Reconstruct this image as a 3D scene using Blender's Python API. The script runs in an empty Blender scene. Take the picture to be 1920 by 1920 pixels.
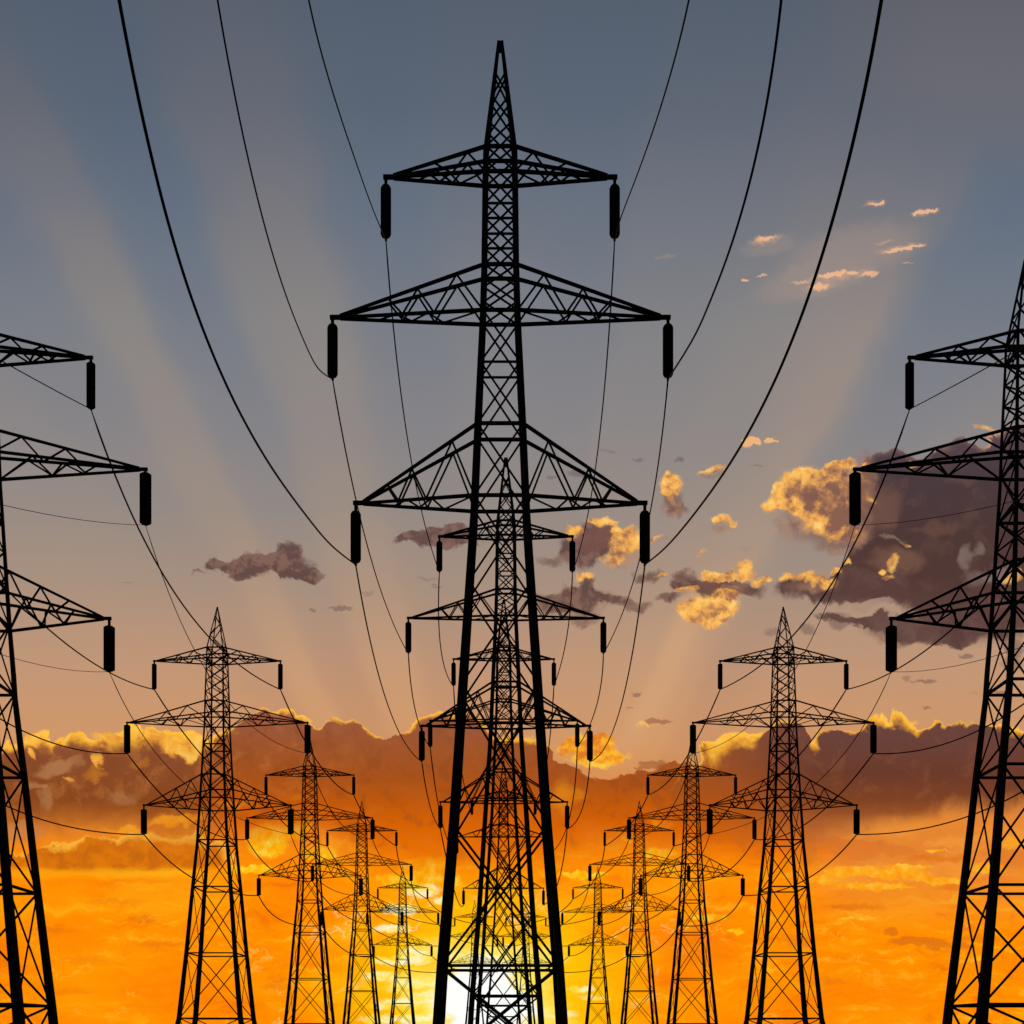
import bpy, bmesh, math, random
from mathutils import Vector
random.seed(7)
S = bpy.context.scene
COL = S.collection

# ------------------------------------------------------------------ camera
EYE = 1.6
F = 2400.0                    # focal length expressed in pixels of a 1920 px wide frame
CX, CY = 938.0, 1941.0        # where the level line of sight meets that frame
cd = bpy.data.cameras.new('camera')
cam = bpy.data.objects.new('camera', cd)
COL.objects.link(cam)
cam.location = (0, 0, EYE)
cam.rotation_euler = (math.radians(90), 0, 0)
cd.sensor_width = 36
cd.lens = 36 * F / 1920
cd.shift_x = (960 - CX) / 1920
cd.shift_y = (CY - 960) / 1920
cd.clip_start = 0.1
cd.clip_end = 20000
S.camera = cam
S.cycles.use_adaptive_sampling = True
S.cycles.adaptive_threshold = 0.015
S.cycles.adaptive_min_samples = 12

# ------------------------------------------------------------------ colour management
S.view_settings.view_transform = 'Standard'
S.view_settings.look = 'None'
S.view_settings.gamma = 1
S.view_settings.exposure = 0
S.view_settings.use_curve_mapping = False

# ------------------------------------------------------------------ sun, low behind the clouds
sd = bpy.data.lights.new('sun', 'SUN')
sd.energy = 0.6
sd.angle = math.radians(0.5)
sd.color = (1.0, 0.62, 0.28)
sun = bpy.data.objects.new('sun', sd)
COL.objects.link(sun)
NISH = 0.0004
SUN_EL, SUN_AZ = math.radians(1.8), math.radians(-0.9)
sun.rotation_euler = Vector((-math.sin(SUN_AZ) * math.cos(SUN_EL), -math.cos(SUN_AZ) * math.cos(SUN_EL), -math.sin(SUN_EL))).to_track_quat('-Z', 'Y').to_euler()

# ------------------------------------------------------------------ sky (world shader, a function of direction)
W = bpy.data.worlds.new('World')
S.world = W
W.use_nodes = True
nt = bpy.data.node_groups.new('evening_sky', 'ShaderNodeTree')     # built as a group, hooked into the world below
nt.interface.new_socket('Color', in_out='OUTPUT', socket_type='NodeSocketColor')
LK = nt.links


def new(t):
    return nt.nodes.new(t)


def put(sock, v):
    if isinstance(v, bpy.types.NodeSocket):
        LK.new(v, sock)
    elif v is not None:
        sock.default_value = v


def M(op, a, b=None, c=None, clamp=False):
    n = new('ShaderNodeMath'); n.operation = op; n.use_clamp = clamp
    put(n.inputs[0], a); put(n.inputs[1], b); put(n.inputs[2], c)
    return n.outputs[0]


def VM(op, a, b=None, c=None):
    n = new('ShaderNodeVectorMath'); n.operation = op
    put(n.inputs[0], a); put(n.inputs[1], b); put(n.inputs[2], c)
    return n.outputs['Value'] if op in ('DOT_PRODUCT', 'LENGTH') else n.outputs[0]


def SS(v, a, b, o0=0.0, o1=1.0, lin=False):
    n = new('ShaderNodeMapRange'); n.interpolation_type = 'LINEAR' if lin else 'SMOOTHSTEP'; n.clamp = False          # smoothstep clamps by itself; ramps and curves clamp their own input
    put(n.inputs[0], v)
    if a > b:
        a, b, o0, o1 = b, a, o1, o0
    n.inputs[1].default_value = a; n.inputs[2].default_value = b
    n.inputs[3].default_value = o0; n.inputs[4].default_value = o1
    return n.outputs[0]


def s2l(c):
    return tuple((x / 255 / 12.92) if x / 255 <= 0.04045 else ((x / 255 + 0.055) / 1.055) ** 2.4 for x in c) + (1.0,)


def MIX(f, a, b):
    n = new('ShaderNodeMix'); n.data_type = 'RGBA'; n.clamp_factor = True
    put(n.inputs[0], f)
    put(n.inputs[6], s2l(a) if isinstance(a, tuple) else a)
    put(n.inputs[7], s2l(b) if isinstance(b, tuple) else b)
    return n.outputs[2]


def RAMP(v, stops, lo=0.0, hi=1.0):
    n = new('ShaderNodeValToRGB'); r = n.color_ramp
    st = [((p - lo) / (hi - lo), c) for p, c in stops]
    while len(r.elements) < len(st):
        r.elements.new(0.5)
    for e, (p, c) in zip(r.elements, st):
        e.position = p
    for e, (p, c) in zip(r.elements, st):
        e.color = s2l(c)
    put(n.inputs[0], SS(v, lo, hi, lin=True) if (lo, hi) != (0.0, 1.0) else v)
    return n.outputs[0]


def CURVE(v, pts, xlo, xhi, ylo, yhi, vec=False):
    """piecewise curve: value of v in [xlo, xhi] gives [ylo, yhi]"""
    n = new('ShaderNodeFloatCurve')
    c = n.mapping.curves[0]
    pp = [((x - xlo) / (xhi - xlo), (y - ylo) / (yhi - ylo)) for x, y in pts]
    pp = [(min(1, max(0, a)), min(1, max(0, b))) for a, b in pp]
    c.points[0].location = pp[0]
    c.points[1].location = pp[-1]
    for p in pp[1:-1]:
        c.points.new(*p)
    for p in c.points:
        p.handle_type = 'VECTOR' if vec else 'AUTO'
    n.mapping.extend = 'HORIZONTAL'; n.mapping.update()
    t = SS(v, xlo, xhi, lin=True)
    put(n.inputs['Value'], t)
    return SS(n.outputs[0], 0.0, 1.0, ylo, yhi, lin=True)


def NOISE(vec, scale, detail, rough=0.55, lac=2.0, color=False, seed=0.0):
    n = new('ShaderNodeTexNoise'); n.noise_dimensions = '2D'; n.normalize = True
    if seed:
        vec = VM('ADD', vec, (seed, seed * 0.37, seed * 1.7))
    put(n.inputs['Vector'], vec)
    n.inputs['Scale'].default_value = scale
    n.inputs['Detail'].default_value = detail
    n.inputs['Roughness'].default_value = rough
    n.inputs['Lacunarity'].default_value = lac
    return n.outputs['Color'] if color else n.outputs['Fac']


tc = new('ShaderNodeTexCoord')
DIR = VM('NORMALIZE', tc.outputs['Generated'])
sep = new('ShaderNodeSeparateXYZ'); put(sep.inputs[0], DIR)
dx, dy, dz = sep.outputs
ysafe = M('MAXIMUM', dy, 0.2)
# sky coordinates: tangent plane to the north, 1 unit = 100 px of the 1920 px frame, y downwards
PX = M('MULTIPLY_ADD', M('DIVIDE', dx, ysafe), F / 100, CX / 100)
PY = M('MULTIPLY_ADD', M('DIVIDE', dz, ysafe), -F / 100, CY / 100)
cmb = new('ShaderNodeCombineXYZ'); put(cmb.inputs[0], PX); put(cmb.inputs[1], PY)
P0 = cmb.outputs[0]


def warp(P, scale, amp, detail, rough=0.6, seed=0.0):
    n = NOISE(P, scale, detail, rough, color=True, seed=seed)
    return VM('MULTIPLY_ADD', VM('SUBTRACT', n, (0.5, 0.5, 0.5)), (amp, amp, 0.0), P)


PB = warp(warp(P0, 1.1, 0.36, 1.0), 3.2, 0.36, 6.0, 0.55, seed=3.1)      # for the cloud masses
PS = warp(P0, 5.0, 0.21, 5.0, 0.62, seed=9.7)                             # for small clouds


def comps(P):
    s = new('ShaderNodeSeparateXYZ'); put(s.inputs[0], P)
    return s.outputs[0], s.outputs[1]


BX, BY = comps(PB)
SX, SY = comps(PS)
BX100, BY100 = M('MULTIPLY', BX, 100), M('MULTIPLY', BY, 100)
X100, Y100 = M('MULTIPLY', PX, 100), M('MULTIPLY', PY, 100)


def blobs(P, lst, shear=0.0):
    """smooth union of soft ellipses (cx, cy, rx, ry, strength)"""
    if shear:
        x, y = comps(P)
        c = new('ShaderNodeCombineXYZ'); put(c.inputs[0], x); put(c.inputs[1], M('MULTIPLY_ADD', x, shear, y))
        P = c.outputs[0]
    acc = None
    for b in lst:
        cx, cy, rx, ry = [q / 100 for q in b[:4]]
        k = b[4] if len(b) > 4 else 1.0
        cy = cy + cx * shear
        rx *= 1.35; ry *= 1.35
        d = VM('MULTIPLY_ADD', P, (1 / rx, 1 / ry, 0.0), (-cx / rx, -cy / ry, 0.0))
        q = VM('DOT_PRODUCT', d, d)
        v2 = SS(q, 0.0, 0.72, k, 0.0)
        acc = v2 if acc is None else M('ADD', acc, v2)
    return acc


# --- clear sky: two vertical gradients, blue (shaded air) and warm (sunlit air)
blue = RAMP(Y100, [(0, (78, 94, 113)), (200, (84, 100, 119)), (400, (96, 111, 130)), (600, (114, 122, 135)),
                   (800, (130, 130, 136)), (950, (144, 136, 133)), (1100, (164, 142, 126)), (1250, (186, 144, 117)),
                   (1400, (205, 146, 100)), (1500, (214, 130, 62)), (1600, (240, 138, 30)), (1700, (252, 142, 10)), (1941, (250, 132, 0))], 0, 1941)
warm = RAMP(Y100, [(0, (99, 99, 107)), (200, (109, 108, 115)), (400, (128, 123, 124)), (600, (143, 136, 131)),
                   (800, (150, 139, 133)), (950, (160, 143, 130)), (1100, (178, 148, 126)), (1250, (202, 157, 120)),
                   (1400, (216, 156, 104)), (1500, (224, 142, 70)), (1600, (246, 146, 32)), (1700, (255, 150, 12)), (1941, (252, 136, 0))], 0, 1941)
ang = M('MULTIPLY', M('ARCTAN2', M('SUBTRACT', X100, 935), M('MAXIMUM', M('SUBTRACT', 1960, Y100), 1.0)), 57.2958)
ang = M('MULTIPLY_ADD', M('SUBTRACT', NOISE(P0, 0.35, 2.0), 0.5), 3.0, ang)
beam = CURVE(ang, [(-60, .5), (-40, .5), (-36, .4), (-34, .22), (-32, .25), (-29.6, .72), (-27.6, .9), (-26, .65), (-24, .12), (-21.5, .05), (-19.7, .3), (-18, .72), (-14.5, .85), (-12, .6),
                   (-9, .15), (-6.5, .1), (-3.5, .3), (0, .35), (3, .3), (6, .25), (8, .25), (10, .5), (14, .5), (18, .65), (22, .8), (25, .72), (27.6, .66), (29.2, .25), (31.5, .05),
                   (34, .1), (37, .35), (45, .5), (60, .5)], -60, 60, 0, 1)
beam = M('MULTIPLY_ADD', M('SUBTRACT', beam, 0.35), SS(Y100, 0, 480, .5, 1.0), 0.35)
beam = M('MULTIPLY_ADD', beam, 0.82, 0.07)
beam = M('MULTIPLY', beam, SS(NOISE(P0, 0.22, 2.0, seed=5.0), 0.2, 0.5, 0.7, 1.0))
# the upper right corner is warmer
beam = M('MAXIMUM', beam, M('MULTIPLY', SS(X100, 1250, 1800), SS(Y100, 420, 120, 0, .95)))
sky = MIX(beam, blue, warm)
# thin crisp shaft above the right-hand clouds
shaft = M('MULTIPLY', M('MULTIPLY', SS(ang, 20.5, 26.8), SS(ang, 28.4, 27.2)), M('MULTIPLY', SS(Y100, 1330, 1050), SS(Y100, 300, 700)))
shaft2 = M('MULTIPLY', M('MULTIPLY', SS(ang, 21.0, 23.2), SS(ang, 27.5, 24.2)), M('MULTIPLY', SS(Y100, 1440, 1330), SS(Y100, 1050, 1150)))
shaft = M('MULTIPLY', M('ADD', M('MULTIPLY', shaft, 0.3), shaft2), 0.42)
sky = MIX(shaft, sky, (216, 168, 124))
thin = blobs(PS, [(1600, 470, 150, 60), (1520, 530, 120, 40), (1440, 460, 60, 24, .8)], shear=0.2)
sky = MIX(M('MULTIPLY', SS(thin, 0.0, 1.3), 0.45), sky, (170, 148, 136))

# --- deep orange lower sky with streaks of thin cloud
st_v = VM('MULTIPLY', warp(P0, 1.6, 0.45, 4.0, seed=14.0), (0.5, 2.2, 1.0))
streak = NOISE(st_v, 0.8, 7.0, 0.56, seed=2.0)
streak2 = NOISE(st_v, 2.4, 7.0, 0.6, seed=21.0)
low_tex = RAMP(streak, [(0.26, (238, 108, 6)), (0.38, (254, 132, 0)), (0.54, (255, 145, 0)), (0.64, (255, 152, 4)), (0.74, (255, 174, 20)), (0.86, (255, 194, 44))])
low_hi = RAMP(streak2, [(0.28, (236, 110, 4)), (0.42, (255, 138, 0)), (0.56, (255, 146, 0)), (0.66, (255, 172, 20)), (0.78, (255, 200, 56))])
big = NOISE(VM('MULTIPLY', P0, (0.5, 0.9, 1.0)), 0.42, 2.0, 0.5, seed=51.0)
low = MIX(SS(big, 0.38, 0.62, 0.05, 0.75), low_tex, low_hi)
tone = blobs(P0, [(320, 1680, 150, 50, .9), (620, 1560, 60, 50, .5), (420, 1740, 60, 20, .5), (1700, 1690, 120, 60, .5)])
low = MIX(M('MULTIPLY', SS(tone, 0.0, 1.2), 0.5), low, (255, 172, 18))
deep = blobs(P0, [(330, 1860, 120, 60, .9), (1310, 1780, 110, 60, 1.0), (130, 1760, 80, 30, .6), (1640, 1860, 160, 50, .6), (1350, 1560, 120, 40, .8)])
low = MIX(M('MULTIPLY', SS(deep, 0.0, 1.2), 0.6), low, (252, 124, 4))
lowmask = M('MULTIPLY', SS(Y100, 1500, 1640), 0.97)
sky = MIX(lowmask, sky, low)

# --- light behind the thin cloud round the sun
gd = VM('LENGTH', VM('MULTIPLY', VM('SUBTRACT', P0, (9.05, 18.85, 0.0)), (0.80, 1.0, 0.0)))
gd = M('MULTIPLY_ADD', M('SUBTRACT', NOISE(VM('MULTIPLY', P0, (0.8, 1.8, 1)), 1.0, 7.0, 0.6, seed=6.0), 0.5), 1.5, gd)
glow_y = SS(gd, 3.0, 1.0)
glow_p = SS(gd, 1.5, 0.8)
glow_w = SS(gd, 0.95, 0.58)


def glow(c):
    c = MIX(M('MULTIPLY', glow_y, 0.9), c, (255, 205, 8))
    c = MIX(M('MULTIPLY', glow_p, 0.9), c, (255, 238, 110))
    return MIX(glow_w, c, (255, 255, 252))


pale = blobs(PS, [(790, 1668, 40, 18), (830, 1690, 22, 10), (752, 1706, 46, 12, .9), (720, 1740, 30, 8, .7), (750, 1742, 30, 10, .7), (735, 1802, 50, 10), (780, 1795, 40, 16), (715, 1830, 40, 12, .9), (770, 1850, 50, 18), (750, 1884, 60, 14), (800, 1910, 60, 20, 1.2), (710, 1912, 40, 12, .9),
                  (1090, 1855, 30, 9, .8), (1115, 1872, 30, 6, .7), (1050, 1900, 40, 12, .7), (1180, 1700, 20, 6, .4)])
sky = glow(sky)
sky = MIX(M('MULTIPLY', SS(pale, 0.1, 0.9), 0.85), sky, RAMP(streak2, [(0.3, (255, 206, 24)), (0.45, (255, 232, 96)), (0.6, (255, 250, 200))]))

det = NOISE(PB, 2.2, 7.0, 0.6, seed=11.0)      # shading inside the clouds
detS = NOISE(P0, 4.5, 6.0, 0.6, seed=4.0)
clump = NOISE(P0, 1.0, 4.0, 0.55, seed=8.0)
puff = NOISE(PS, 3.0, 4.0, 0.55, seed=23.0)
relief = M('SUBTRACT', NOISE(VM('ADD', PS, (0.05, 0.09, 0.0)), 3.0, 4.0, 0.55, seed=23.0), puff)   # billows lit from above and the left


# ------------- bank helper: cloud below a crest line and above a base line
def bank(sky, top, base, tops_y, base_soft, body, rimw, rimcol=(255, 190, 66), edge=4.0, alpha=1.0, lo=-500, hi=2500, flat=False):
    ct = CURVE(BX100, top, 0, 1920, *tops_y)
    d = M('SUBTRACT', BY100, ct)                              # px below the crest
    cb = CURVE(BX100, base, 0, 1920, 1300, 1800)
    a = M('MULTIPLY', SS(d, 0, edge), SS(M('SUBTRACT', cb, Y100 if flat else BY100), -base_soft, base_soft))
    a = M('MULTIPLY', a, M('MULTIPLY', SS(X100, lo - 14, lo + 14), SS(X100, hi + 14, hi - 14)))
    a = M('MULTIPLY', a, alpha)
    rw = CURVE(X100, rimw, 0, 1920, 0, 60)
    rw = M('MULTIPLY', rw, SS(clump, 0.3, 0.62, 0.35, 1.5))
    rr = M('DIVIDE', d, M('MAXIMUM', rw, 1.0))
    rim = M('MULTIPLY', SS(rr, 1.5, 0.25), SS(rw, 1.0, 5.0))
    c = MIX(rim, body, RAMP(M('MULTIPLY_ADD', M('SUBTRACT', detS, 0.5), 0.8, M('SUBTRACT', 1.0, M('MULTIPLY', rr, 0.45))),
                            [(0.2, (205, 122, 50)), (0.5, (238, 160, 50)), (0.75, (255, 182, 54)), (1.0, (255, 198, 78))]))
    return MIX(a, sky, c)


# lower-left low bank with a flat base
b3 = MIX(SS(det, .35, .65), (192, 98, 14), (222, 118, 10))
sky = bank(sky, [(0, 1600), (60, 1596), (90, 1588), (120, 1578), (160, 1575), (200, 1572), (240, 1568), (290, 1560), (340, 1566), (400, 1575), (440, 1600), (470, 1640), (1920, 1700)],
           [(0, 1626), (380, 1628), (430, 1618), (480, 1600), (1920, 1600)], (1500, 1750), 7, b3,
           [(0, 4), (100, 10), (150, 14), (220, 10), (300, 12), (400, 16), (500, 0), (1920, 0)], alpha=.92, flat=True)
# bright line under it
ln = M('MULTIPLY', SS(M('ABSOLUTE', M('SUBTRACT', M('MULTIPLY_ADD', M('SUBTRACT', streak2, 0.5), 30.0, Y100), M('MULTIPLY_ADD', X100, -0.004, 1638))), 14, 1), M('MULTIPLY', SS(X100, 430, 300, 0, .8), SS(big, .35, .6, .4, 1)))
sky = MIX(ln, sky, (255, 186, 26))

# yellow thin clouds scattered low on the left and the right
yel = blobs(PS, [(500, 1575, 45, 40), (560, 1540, 30, 40), (600, 1600, 40, 16, .8), (470, 1630, 60, 10, .8), (735, 1560, 30, 12, .5), (820, 1588, 22, 10, .9), (1115, 1510, 28, 24, 1.2), (1068, 1512, 24, 10),
                 (1090, 1540, 25, 10, .8), (800, 1630, 60, 26, 1.1), (760, 1650, 60, 18), (840, 1655, 30, 16), (1090, 1640, 60, 8, .8), (1180, 1570, 20, 9, .7), (1240, 1600, 40, 14, .7), (1330, 1720, 40, 8, .8), (1380, 1746, 20, 6, .8)])
sky = MIX(M('MULTIPLY', SS(yel, 0.12, 0.75), 0.9), sky, RAMP(detS, [(0.3, (255, 160, 8)), (0.5, (255, 196, 18)), (0.64, (255, 222, 60)), (0.8, (255, 240, 130))]))

# --- left bank
body_l = RAMP(Y100, [(1330, (150, 88, 66)), (1400, (158, 84, 42)), (1460, (168, 80, 24)), (1500, (188, 86, 10)), (1550, (216, 98, 0)), (1640, (244, 120, 0))], 1330, 1640)
body_l = MIX(SS(X100, 450, 340), body_l, RAMP(Y100, [(1340, (150, 90, 60)), (1420, (138, 76, 44)), (1500, (138, 70, 28)), (1560, (180, 92, 24)), (1640, (230, 120, 10))], 1340, 1640))
body_l = MIX(M('MULTIPLY', SS(det, 0.5, 0.68), SS(X100, 800, 380, 0.05, 0.26)), body_l, (206, 128, 62))
body_l = MIX(M('MULTIPLY', SS(det, 0.48, 0.34), 0.3), body_l, (128, 66, 30))
top_l = [(0, 1402), (40, 1388), (60, 1381), (85, 1377), (104, 1390), (115, 1378), (150, 1377), (180, 1384), (205, 1372), (225, 1358), (240, 1352), (258, 1358), (272, 1364), (290, 1355),
         (312, 1364), (350, 1366), (374, 1372), (384, 1392), (400, 1390), (418, 1374), (440, 1366), (462, 1342), (480, 1329), (500, 1328), (516, 1332), (532, 1326), (546, 1328),
         (560, 1345), (576, 1346), (590, 1352), (606, 1366), (620, 1358), (636, 1348), (655, 1346), (676, 1354), (692, 1371), (708, 1382), (730, 1385), (746, 1376), (762, 1372),
         (778, 1362), (796, 1346), (815, 1339), (832, 1335), (850, 1330), (880, 1334), (905, 1352), (930, 1368), (955, 1372), (980, 1370), (1000, 1378), (1022, 1390), (1036, 1410),
         (1060, 1440), (1100, 1452), (1140, 1455), (1180, 1448), (1240, 1436), (1300, 1425), (1400, 1450), (1500, 1560), (1920, 1590)]
rim_l = [(0, 12), (60, 26), (105, 14), (150, 20), (240, 26), (300, 28), (360, 44), (384, 22), (420, 14), (460, 8), (540, 10), (590, 12), (610, 3), (640, 7), (700, 7), (730, 3), (790, 9),
         (900, 8), (980, 8), (1040, 3), (1100, 0), (1920, 0)]
sky = bank(sky, top_l, [(0, 1565), (200, 1550), (400, 1575), (600, 1575), (750, 1625), (1000, 1620), (1150, 1590), (1300, 1600), (1500, 1620), (1920, 1600)],
           (1300, 1600), 52, body_l, rim_l, edge=5)
# openings and lit patches in the left bank
op = blobs(PB, [(95, 1440, 46, 16, .8), (130, 1434, 34, 14, .7), (82, 1500, 22, 26, .7), (235, 1495, 34, 20, .6), (30, 1560, 60, 22, .7), (60, 1478, 30, 10, .7)])
sky = MIX(M('MULTIPLY', SS(op, 0.0, 1.0), 0.6), sky, (190, 132, 84))
gl = blobs(PB, [(330, 1400, 34, 24), (352, 1425, 20, 18), (372, 1400, 16, 30), (60, 1412, 12, 10), (66, 1385, 22, 12), (185, 1430, 10, 16, .8), (140, 1460, 16, 5, .6), (290, 1375, 30, 14), (210, 1378, 40, 10, .8)])
brk = blobs(PB, [(330, 1540, 70, 14, .8), (430, 1500, 34, 12, .5), (240, 1560, 60, 10, .7), (620, 1590, 70, 16, .6), (560, 1500, 30, 8, .3), (1060, 1500, 40, 30, .5), (1230, 1540, 40, 12, .5), (180, 1455, 24, 16, .4), (260, 1430, 26, 12, .35)])
sky = MIX(M('MULTIPLY', SS(brk, 0.0, 1.0), 0.75), sky, RAMP(det, [(0.35, (236, 132, 20)), (0.6, (255, 168, 30))]))
gold_ramp = [(0.28, (192, 116, 56)), (0.42, (228, 148, 58)), (0.55, (250, 176, 60)), (0.68, (255, 198, 84)), (0.85, (255, 214, 120))]
sky = MIX(M('MULTIPLY', SS(gl, 0.08, 0.85), 0.85), sky, RAMP(M('MULTIPLY_ADD', SS(gl, .2, 1.2), .25, M('SUBTRACT', det, .12)), gold_ramp))

# small rose-brown clouds over the clear sky
rosed = RAMP(Y100, [(850, (134, 108, 108)), (1000, (98, 70, 68)), (1100, (92, 64, 60)), (1250, (128, 92, 80)), (1350, (158, 96, 66)), (1450, (170, 96, 40))], 850, 1450)
dk = blobs(PB, [(470, 1060, 84, 20, 1.1), (550, 1064, 40, 26, 1), (410, 1064, 40, 14, .8), (830, 1012, 80, 24, .8), (1100, 1026, 60, 44, .6), (1090, 1122, 70, 34, .6), (1340, 1102, 90, 22, .6), (405, 1058, 24, 15), (440, 1062, 26, 13), (473, 1050, 30, 20), (515, 1058, 26, 15), (547, 1046, 22, 22), (452, 1082, 24, 9, .8), (583, 1078, 18, 13), (545, 1078, 30, 10, .7), (368, 1078, 20, 5, .7),
                (770, 1016, 34, 12, .9), (805, 1008, 34, 16), (840, 1000, 36, 18), (870, 1010, 30, 22, .8), (820, 1028, 40, 7, .6),
                (1112, 1020, 44, 40, 1.1), (1080, 1030, 34, 26), (1030, 1052, 34, 18, .6), (1128, 990, 26, 18), (1160, 1000, 20, 14, .6),
                (1084, 1118, 50, 28), (1100, 1088, 20, 18), (1030, 1130, 50, 20, .8), (1140, 1125, 44, 14, .7), (1180, 1136, 44, 14, .7), (1250, 1122, 34, 12, .9), (1217, 1077, 36, 14, .7),
                (1282, 1086, 26, 22), (1326, 1100, 52, 17, 1.1), (1378, 1106, 34, 17), (1410, 1112, 34, 15, .7), (1255, 943, 22, 22, .9), (1262, 960, 26, 14, .6), (1090, 1160, 50, 14, .6)])
sky = MIX(M('MULTIPLY', SS(dk, 0.03, 0.95), 0.93), sky, MIX(SS(M('MULTIPLY_ADD', relief, 1.2, det), .38, .66), rosed, MIX(0.45, rosed, (156, 116, 100))))
sk = blobs(PS, [(640, 1140, 28, 6, .8), (586, 1143, 8, 4, .7), (240, 1092, 18, 3, .5), (1033, 895, 16, 6, .7), (1084, 888, 25, 9, .8), (1140, 846, 26, 4, .5), (1196, 862, 14, 4, .7), (1274, 863, 13, 7, .8),
                (1418, 872, 18, 4, .5), (1232, 1353, 34, 7, 1), (1195, 1301, 15, 4, .8), (1180, 1326, 8, 3, .6), (1225, 1433, 32, 8), (1205, 1440, 20, 5), (1735, 1278, 34, 5, .8), (1700, 1272, 12, 6, .6), (1738, 1326, 13, 5, .8), (1813, 1230, 18, 8, .8),
                (1575, 1165, 30, 20, .8), (1450, 1185, 24, 12, .6), (1512, 1180, 22, 14, .7), (800, 1086, 30, 6, .5), (690, 1112, 22, 5, .5), (820, 1098, 16, 4, .6), (1395, 1030, 16, 10, .35), (1250, 1010, 18, 5, .4), (1830, 1300, 22, 4, .4),
                (1880, 1300, 26, 6, .7), (1900, 1215, 26, 22, .8)])
sky = MIX(M('MULTIPLY', SS(sk, 0.2, 0.8), 0.75), sky, RAMP(Y100, [(850, (118, 102, 104)), (1100, (134, 104, 96)), (1250, (128, 104, 94)), (1350, (160, 104, 74)), (1450, (168, 98, 50))], 850, 1450))

# --- the big dark cloud at the upper right
big_top = [(0, 1190), (1400, 1190), (1440, 1130), (1460, 1092), (1500, 1082), (1560, 1070), (1596, 1040), (1606, 940), (1612, 880), (1616, 866), (1625, 854), (1655, 845), (1672, 842), (1690, 846), (1719, 856), (1740, 852),
           (1765, 830), (1782, 821), (1797, 819), (1815, 829), (1840, 834), (1853, 818), (1870, 804), (1894, 797), (1920, 792)]
bt = CURVE(BX100, big_top, 0, 1920, 750, 1250)
bd = M('SUBTRACT', BY100, bt)
bb = CURVE(BX100, [(0, 1000), (1420, 1050), (1450, 1105), (1500, 1122), (1560, 1120), (1620, 1125), (1700, 1140), (1780, 1200), (1920, 1190)], 0, 1920, 900, 1300)
ba = M('MULTIPLY', SS(bd, 0, 7), SS(M('SUBTRACT', bb, BY100), -12, 16))
ba = M('MULTIPLY', ba, SS(X100, 1425, 1470))
body_b = RAMP(Y100, [(800, (86, 70, 78)), (900, (74, 58, 62)), (1000, (78, 56, 54)), (1080, (82, 56, 52)), (1200, (98, 70, 64))], 800, 1200)
body_b = MIX(M('MULTIPLY', SS(det, 0.5, 0.75), 0.22), body_b, (124, 88, 76))
warmb = blobs(PB, [(1650, 950, 50, 60, .7), (1680, 1050, 60, 26, .8), (1760, 990, 60, 14, .5), (1640, 1100, 50, 20, .5), (1800, 900, 40, 12, .4), (1730, 870, 40, 12, .5)])
body_b = MIX(M('MULTIPLY', SS(warmb, 0.0, 1.1), 0.6), body_b, (138, 98, 80))
brim = M('MULTIPLY', SS(bd, 12, 3), M('MULTIPLY', SS(X100, 1835, 1860), .85))
body_b = MIX(M('MULTIPLY', SS(bd, 18, 4), .5), body_b, (134, 98, 92))
body_b = MIX(brim, body_b, (240, 186, 124))
sky = MIX(ba, sky, body_b)
soft = blobs(PS, [(1600, 985, 44, 44, 1.1), (1570, 1020, 50, 26, .9), (1500, 1000, 50, 20, .6), (1620, 900, 30, 60, .8), (1480, 980, 40, 16, .5)])
sky = MIX(M('MULTIPLY', SS(soft, 0.0, 1.0), 0.75), sky, MIX(SS(det, .35, .65), (128, 92, 80), (168, 122, 96)))
arm = blobs(PB, [(1490, 1105, 34, 13), (1530, 1110, 40, 14), (1585, 1090, 40, 34), (1560, 1160, 40, 10, .8), (1620, 1165, 60, 14), (1700, 1170, 70, 22), (1790, 1170, 70, 28), (1880, 1150, 60, 36), (1660, 1120, 40, 22), (1900, 1240, 30, 20, .5), (1790, 1200, 40, 14, .6), (1540, 1110, 90, 24, 1), (1640, 1096, 70, 34, 1), (1740, 1180, 120, 30, 1)])
sky = MIX(M('MULTIPLY', SS(arm, 0.03, 0.9), 0.95), sky, MIX(SS(det, .4, .7), (90, 62, 58), (104, 74, 68)))
# gaps of clear sky in it
gap = blobs(PB, [(1640, 1134, 38, 10, 1.1), (1605, 1131, 30, 7), (1808, 1050, 16, 26, .6), (1838, 1038, 22, 12, .55), (1830, 1085, 30, 18, .45), (1672, 1010, 26, 6, .5), (1880, 1075, 40, 20, .7)])
sky = MIX(M('MULTIPLY', SS(gap, 0.0, 1.0), 0.85), sky, MIX(SS(X100, 1620, 1780), (172, 140, 120), (146, 124, 116)))
und = blobs(PS, [(1540, 985, 60, 34, .8), (1500, 965, 50, 24, .6), (1262, 950, 26, 24, .8), (1335, 890, 30, 10, .6), (1352, 990, 30, 10, .6), (1180, 1040, 40, 22, .6), (1325, 1165, 40, 12, .4), (1160, 1056, 24, 14, .6), (1520, 1100, 60, 14, .6), (1312, 1050, 12, 8, .5)])
sky = MIX(M('MULTIPLY', SS(und, 0.0, 1.0), 0.7), sky, MIX(SS(det, .35, .65), (140, 104, 90), (186, 138, 104)))
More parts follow.
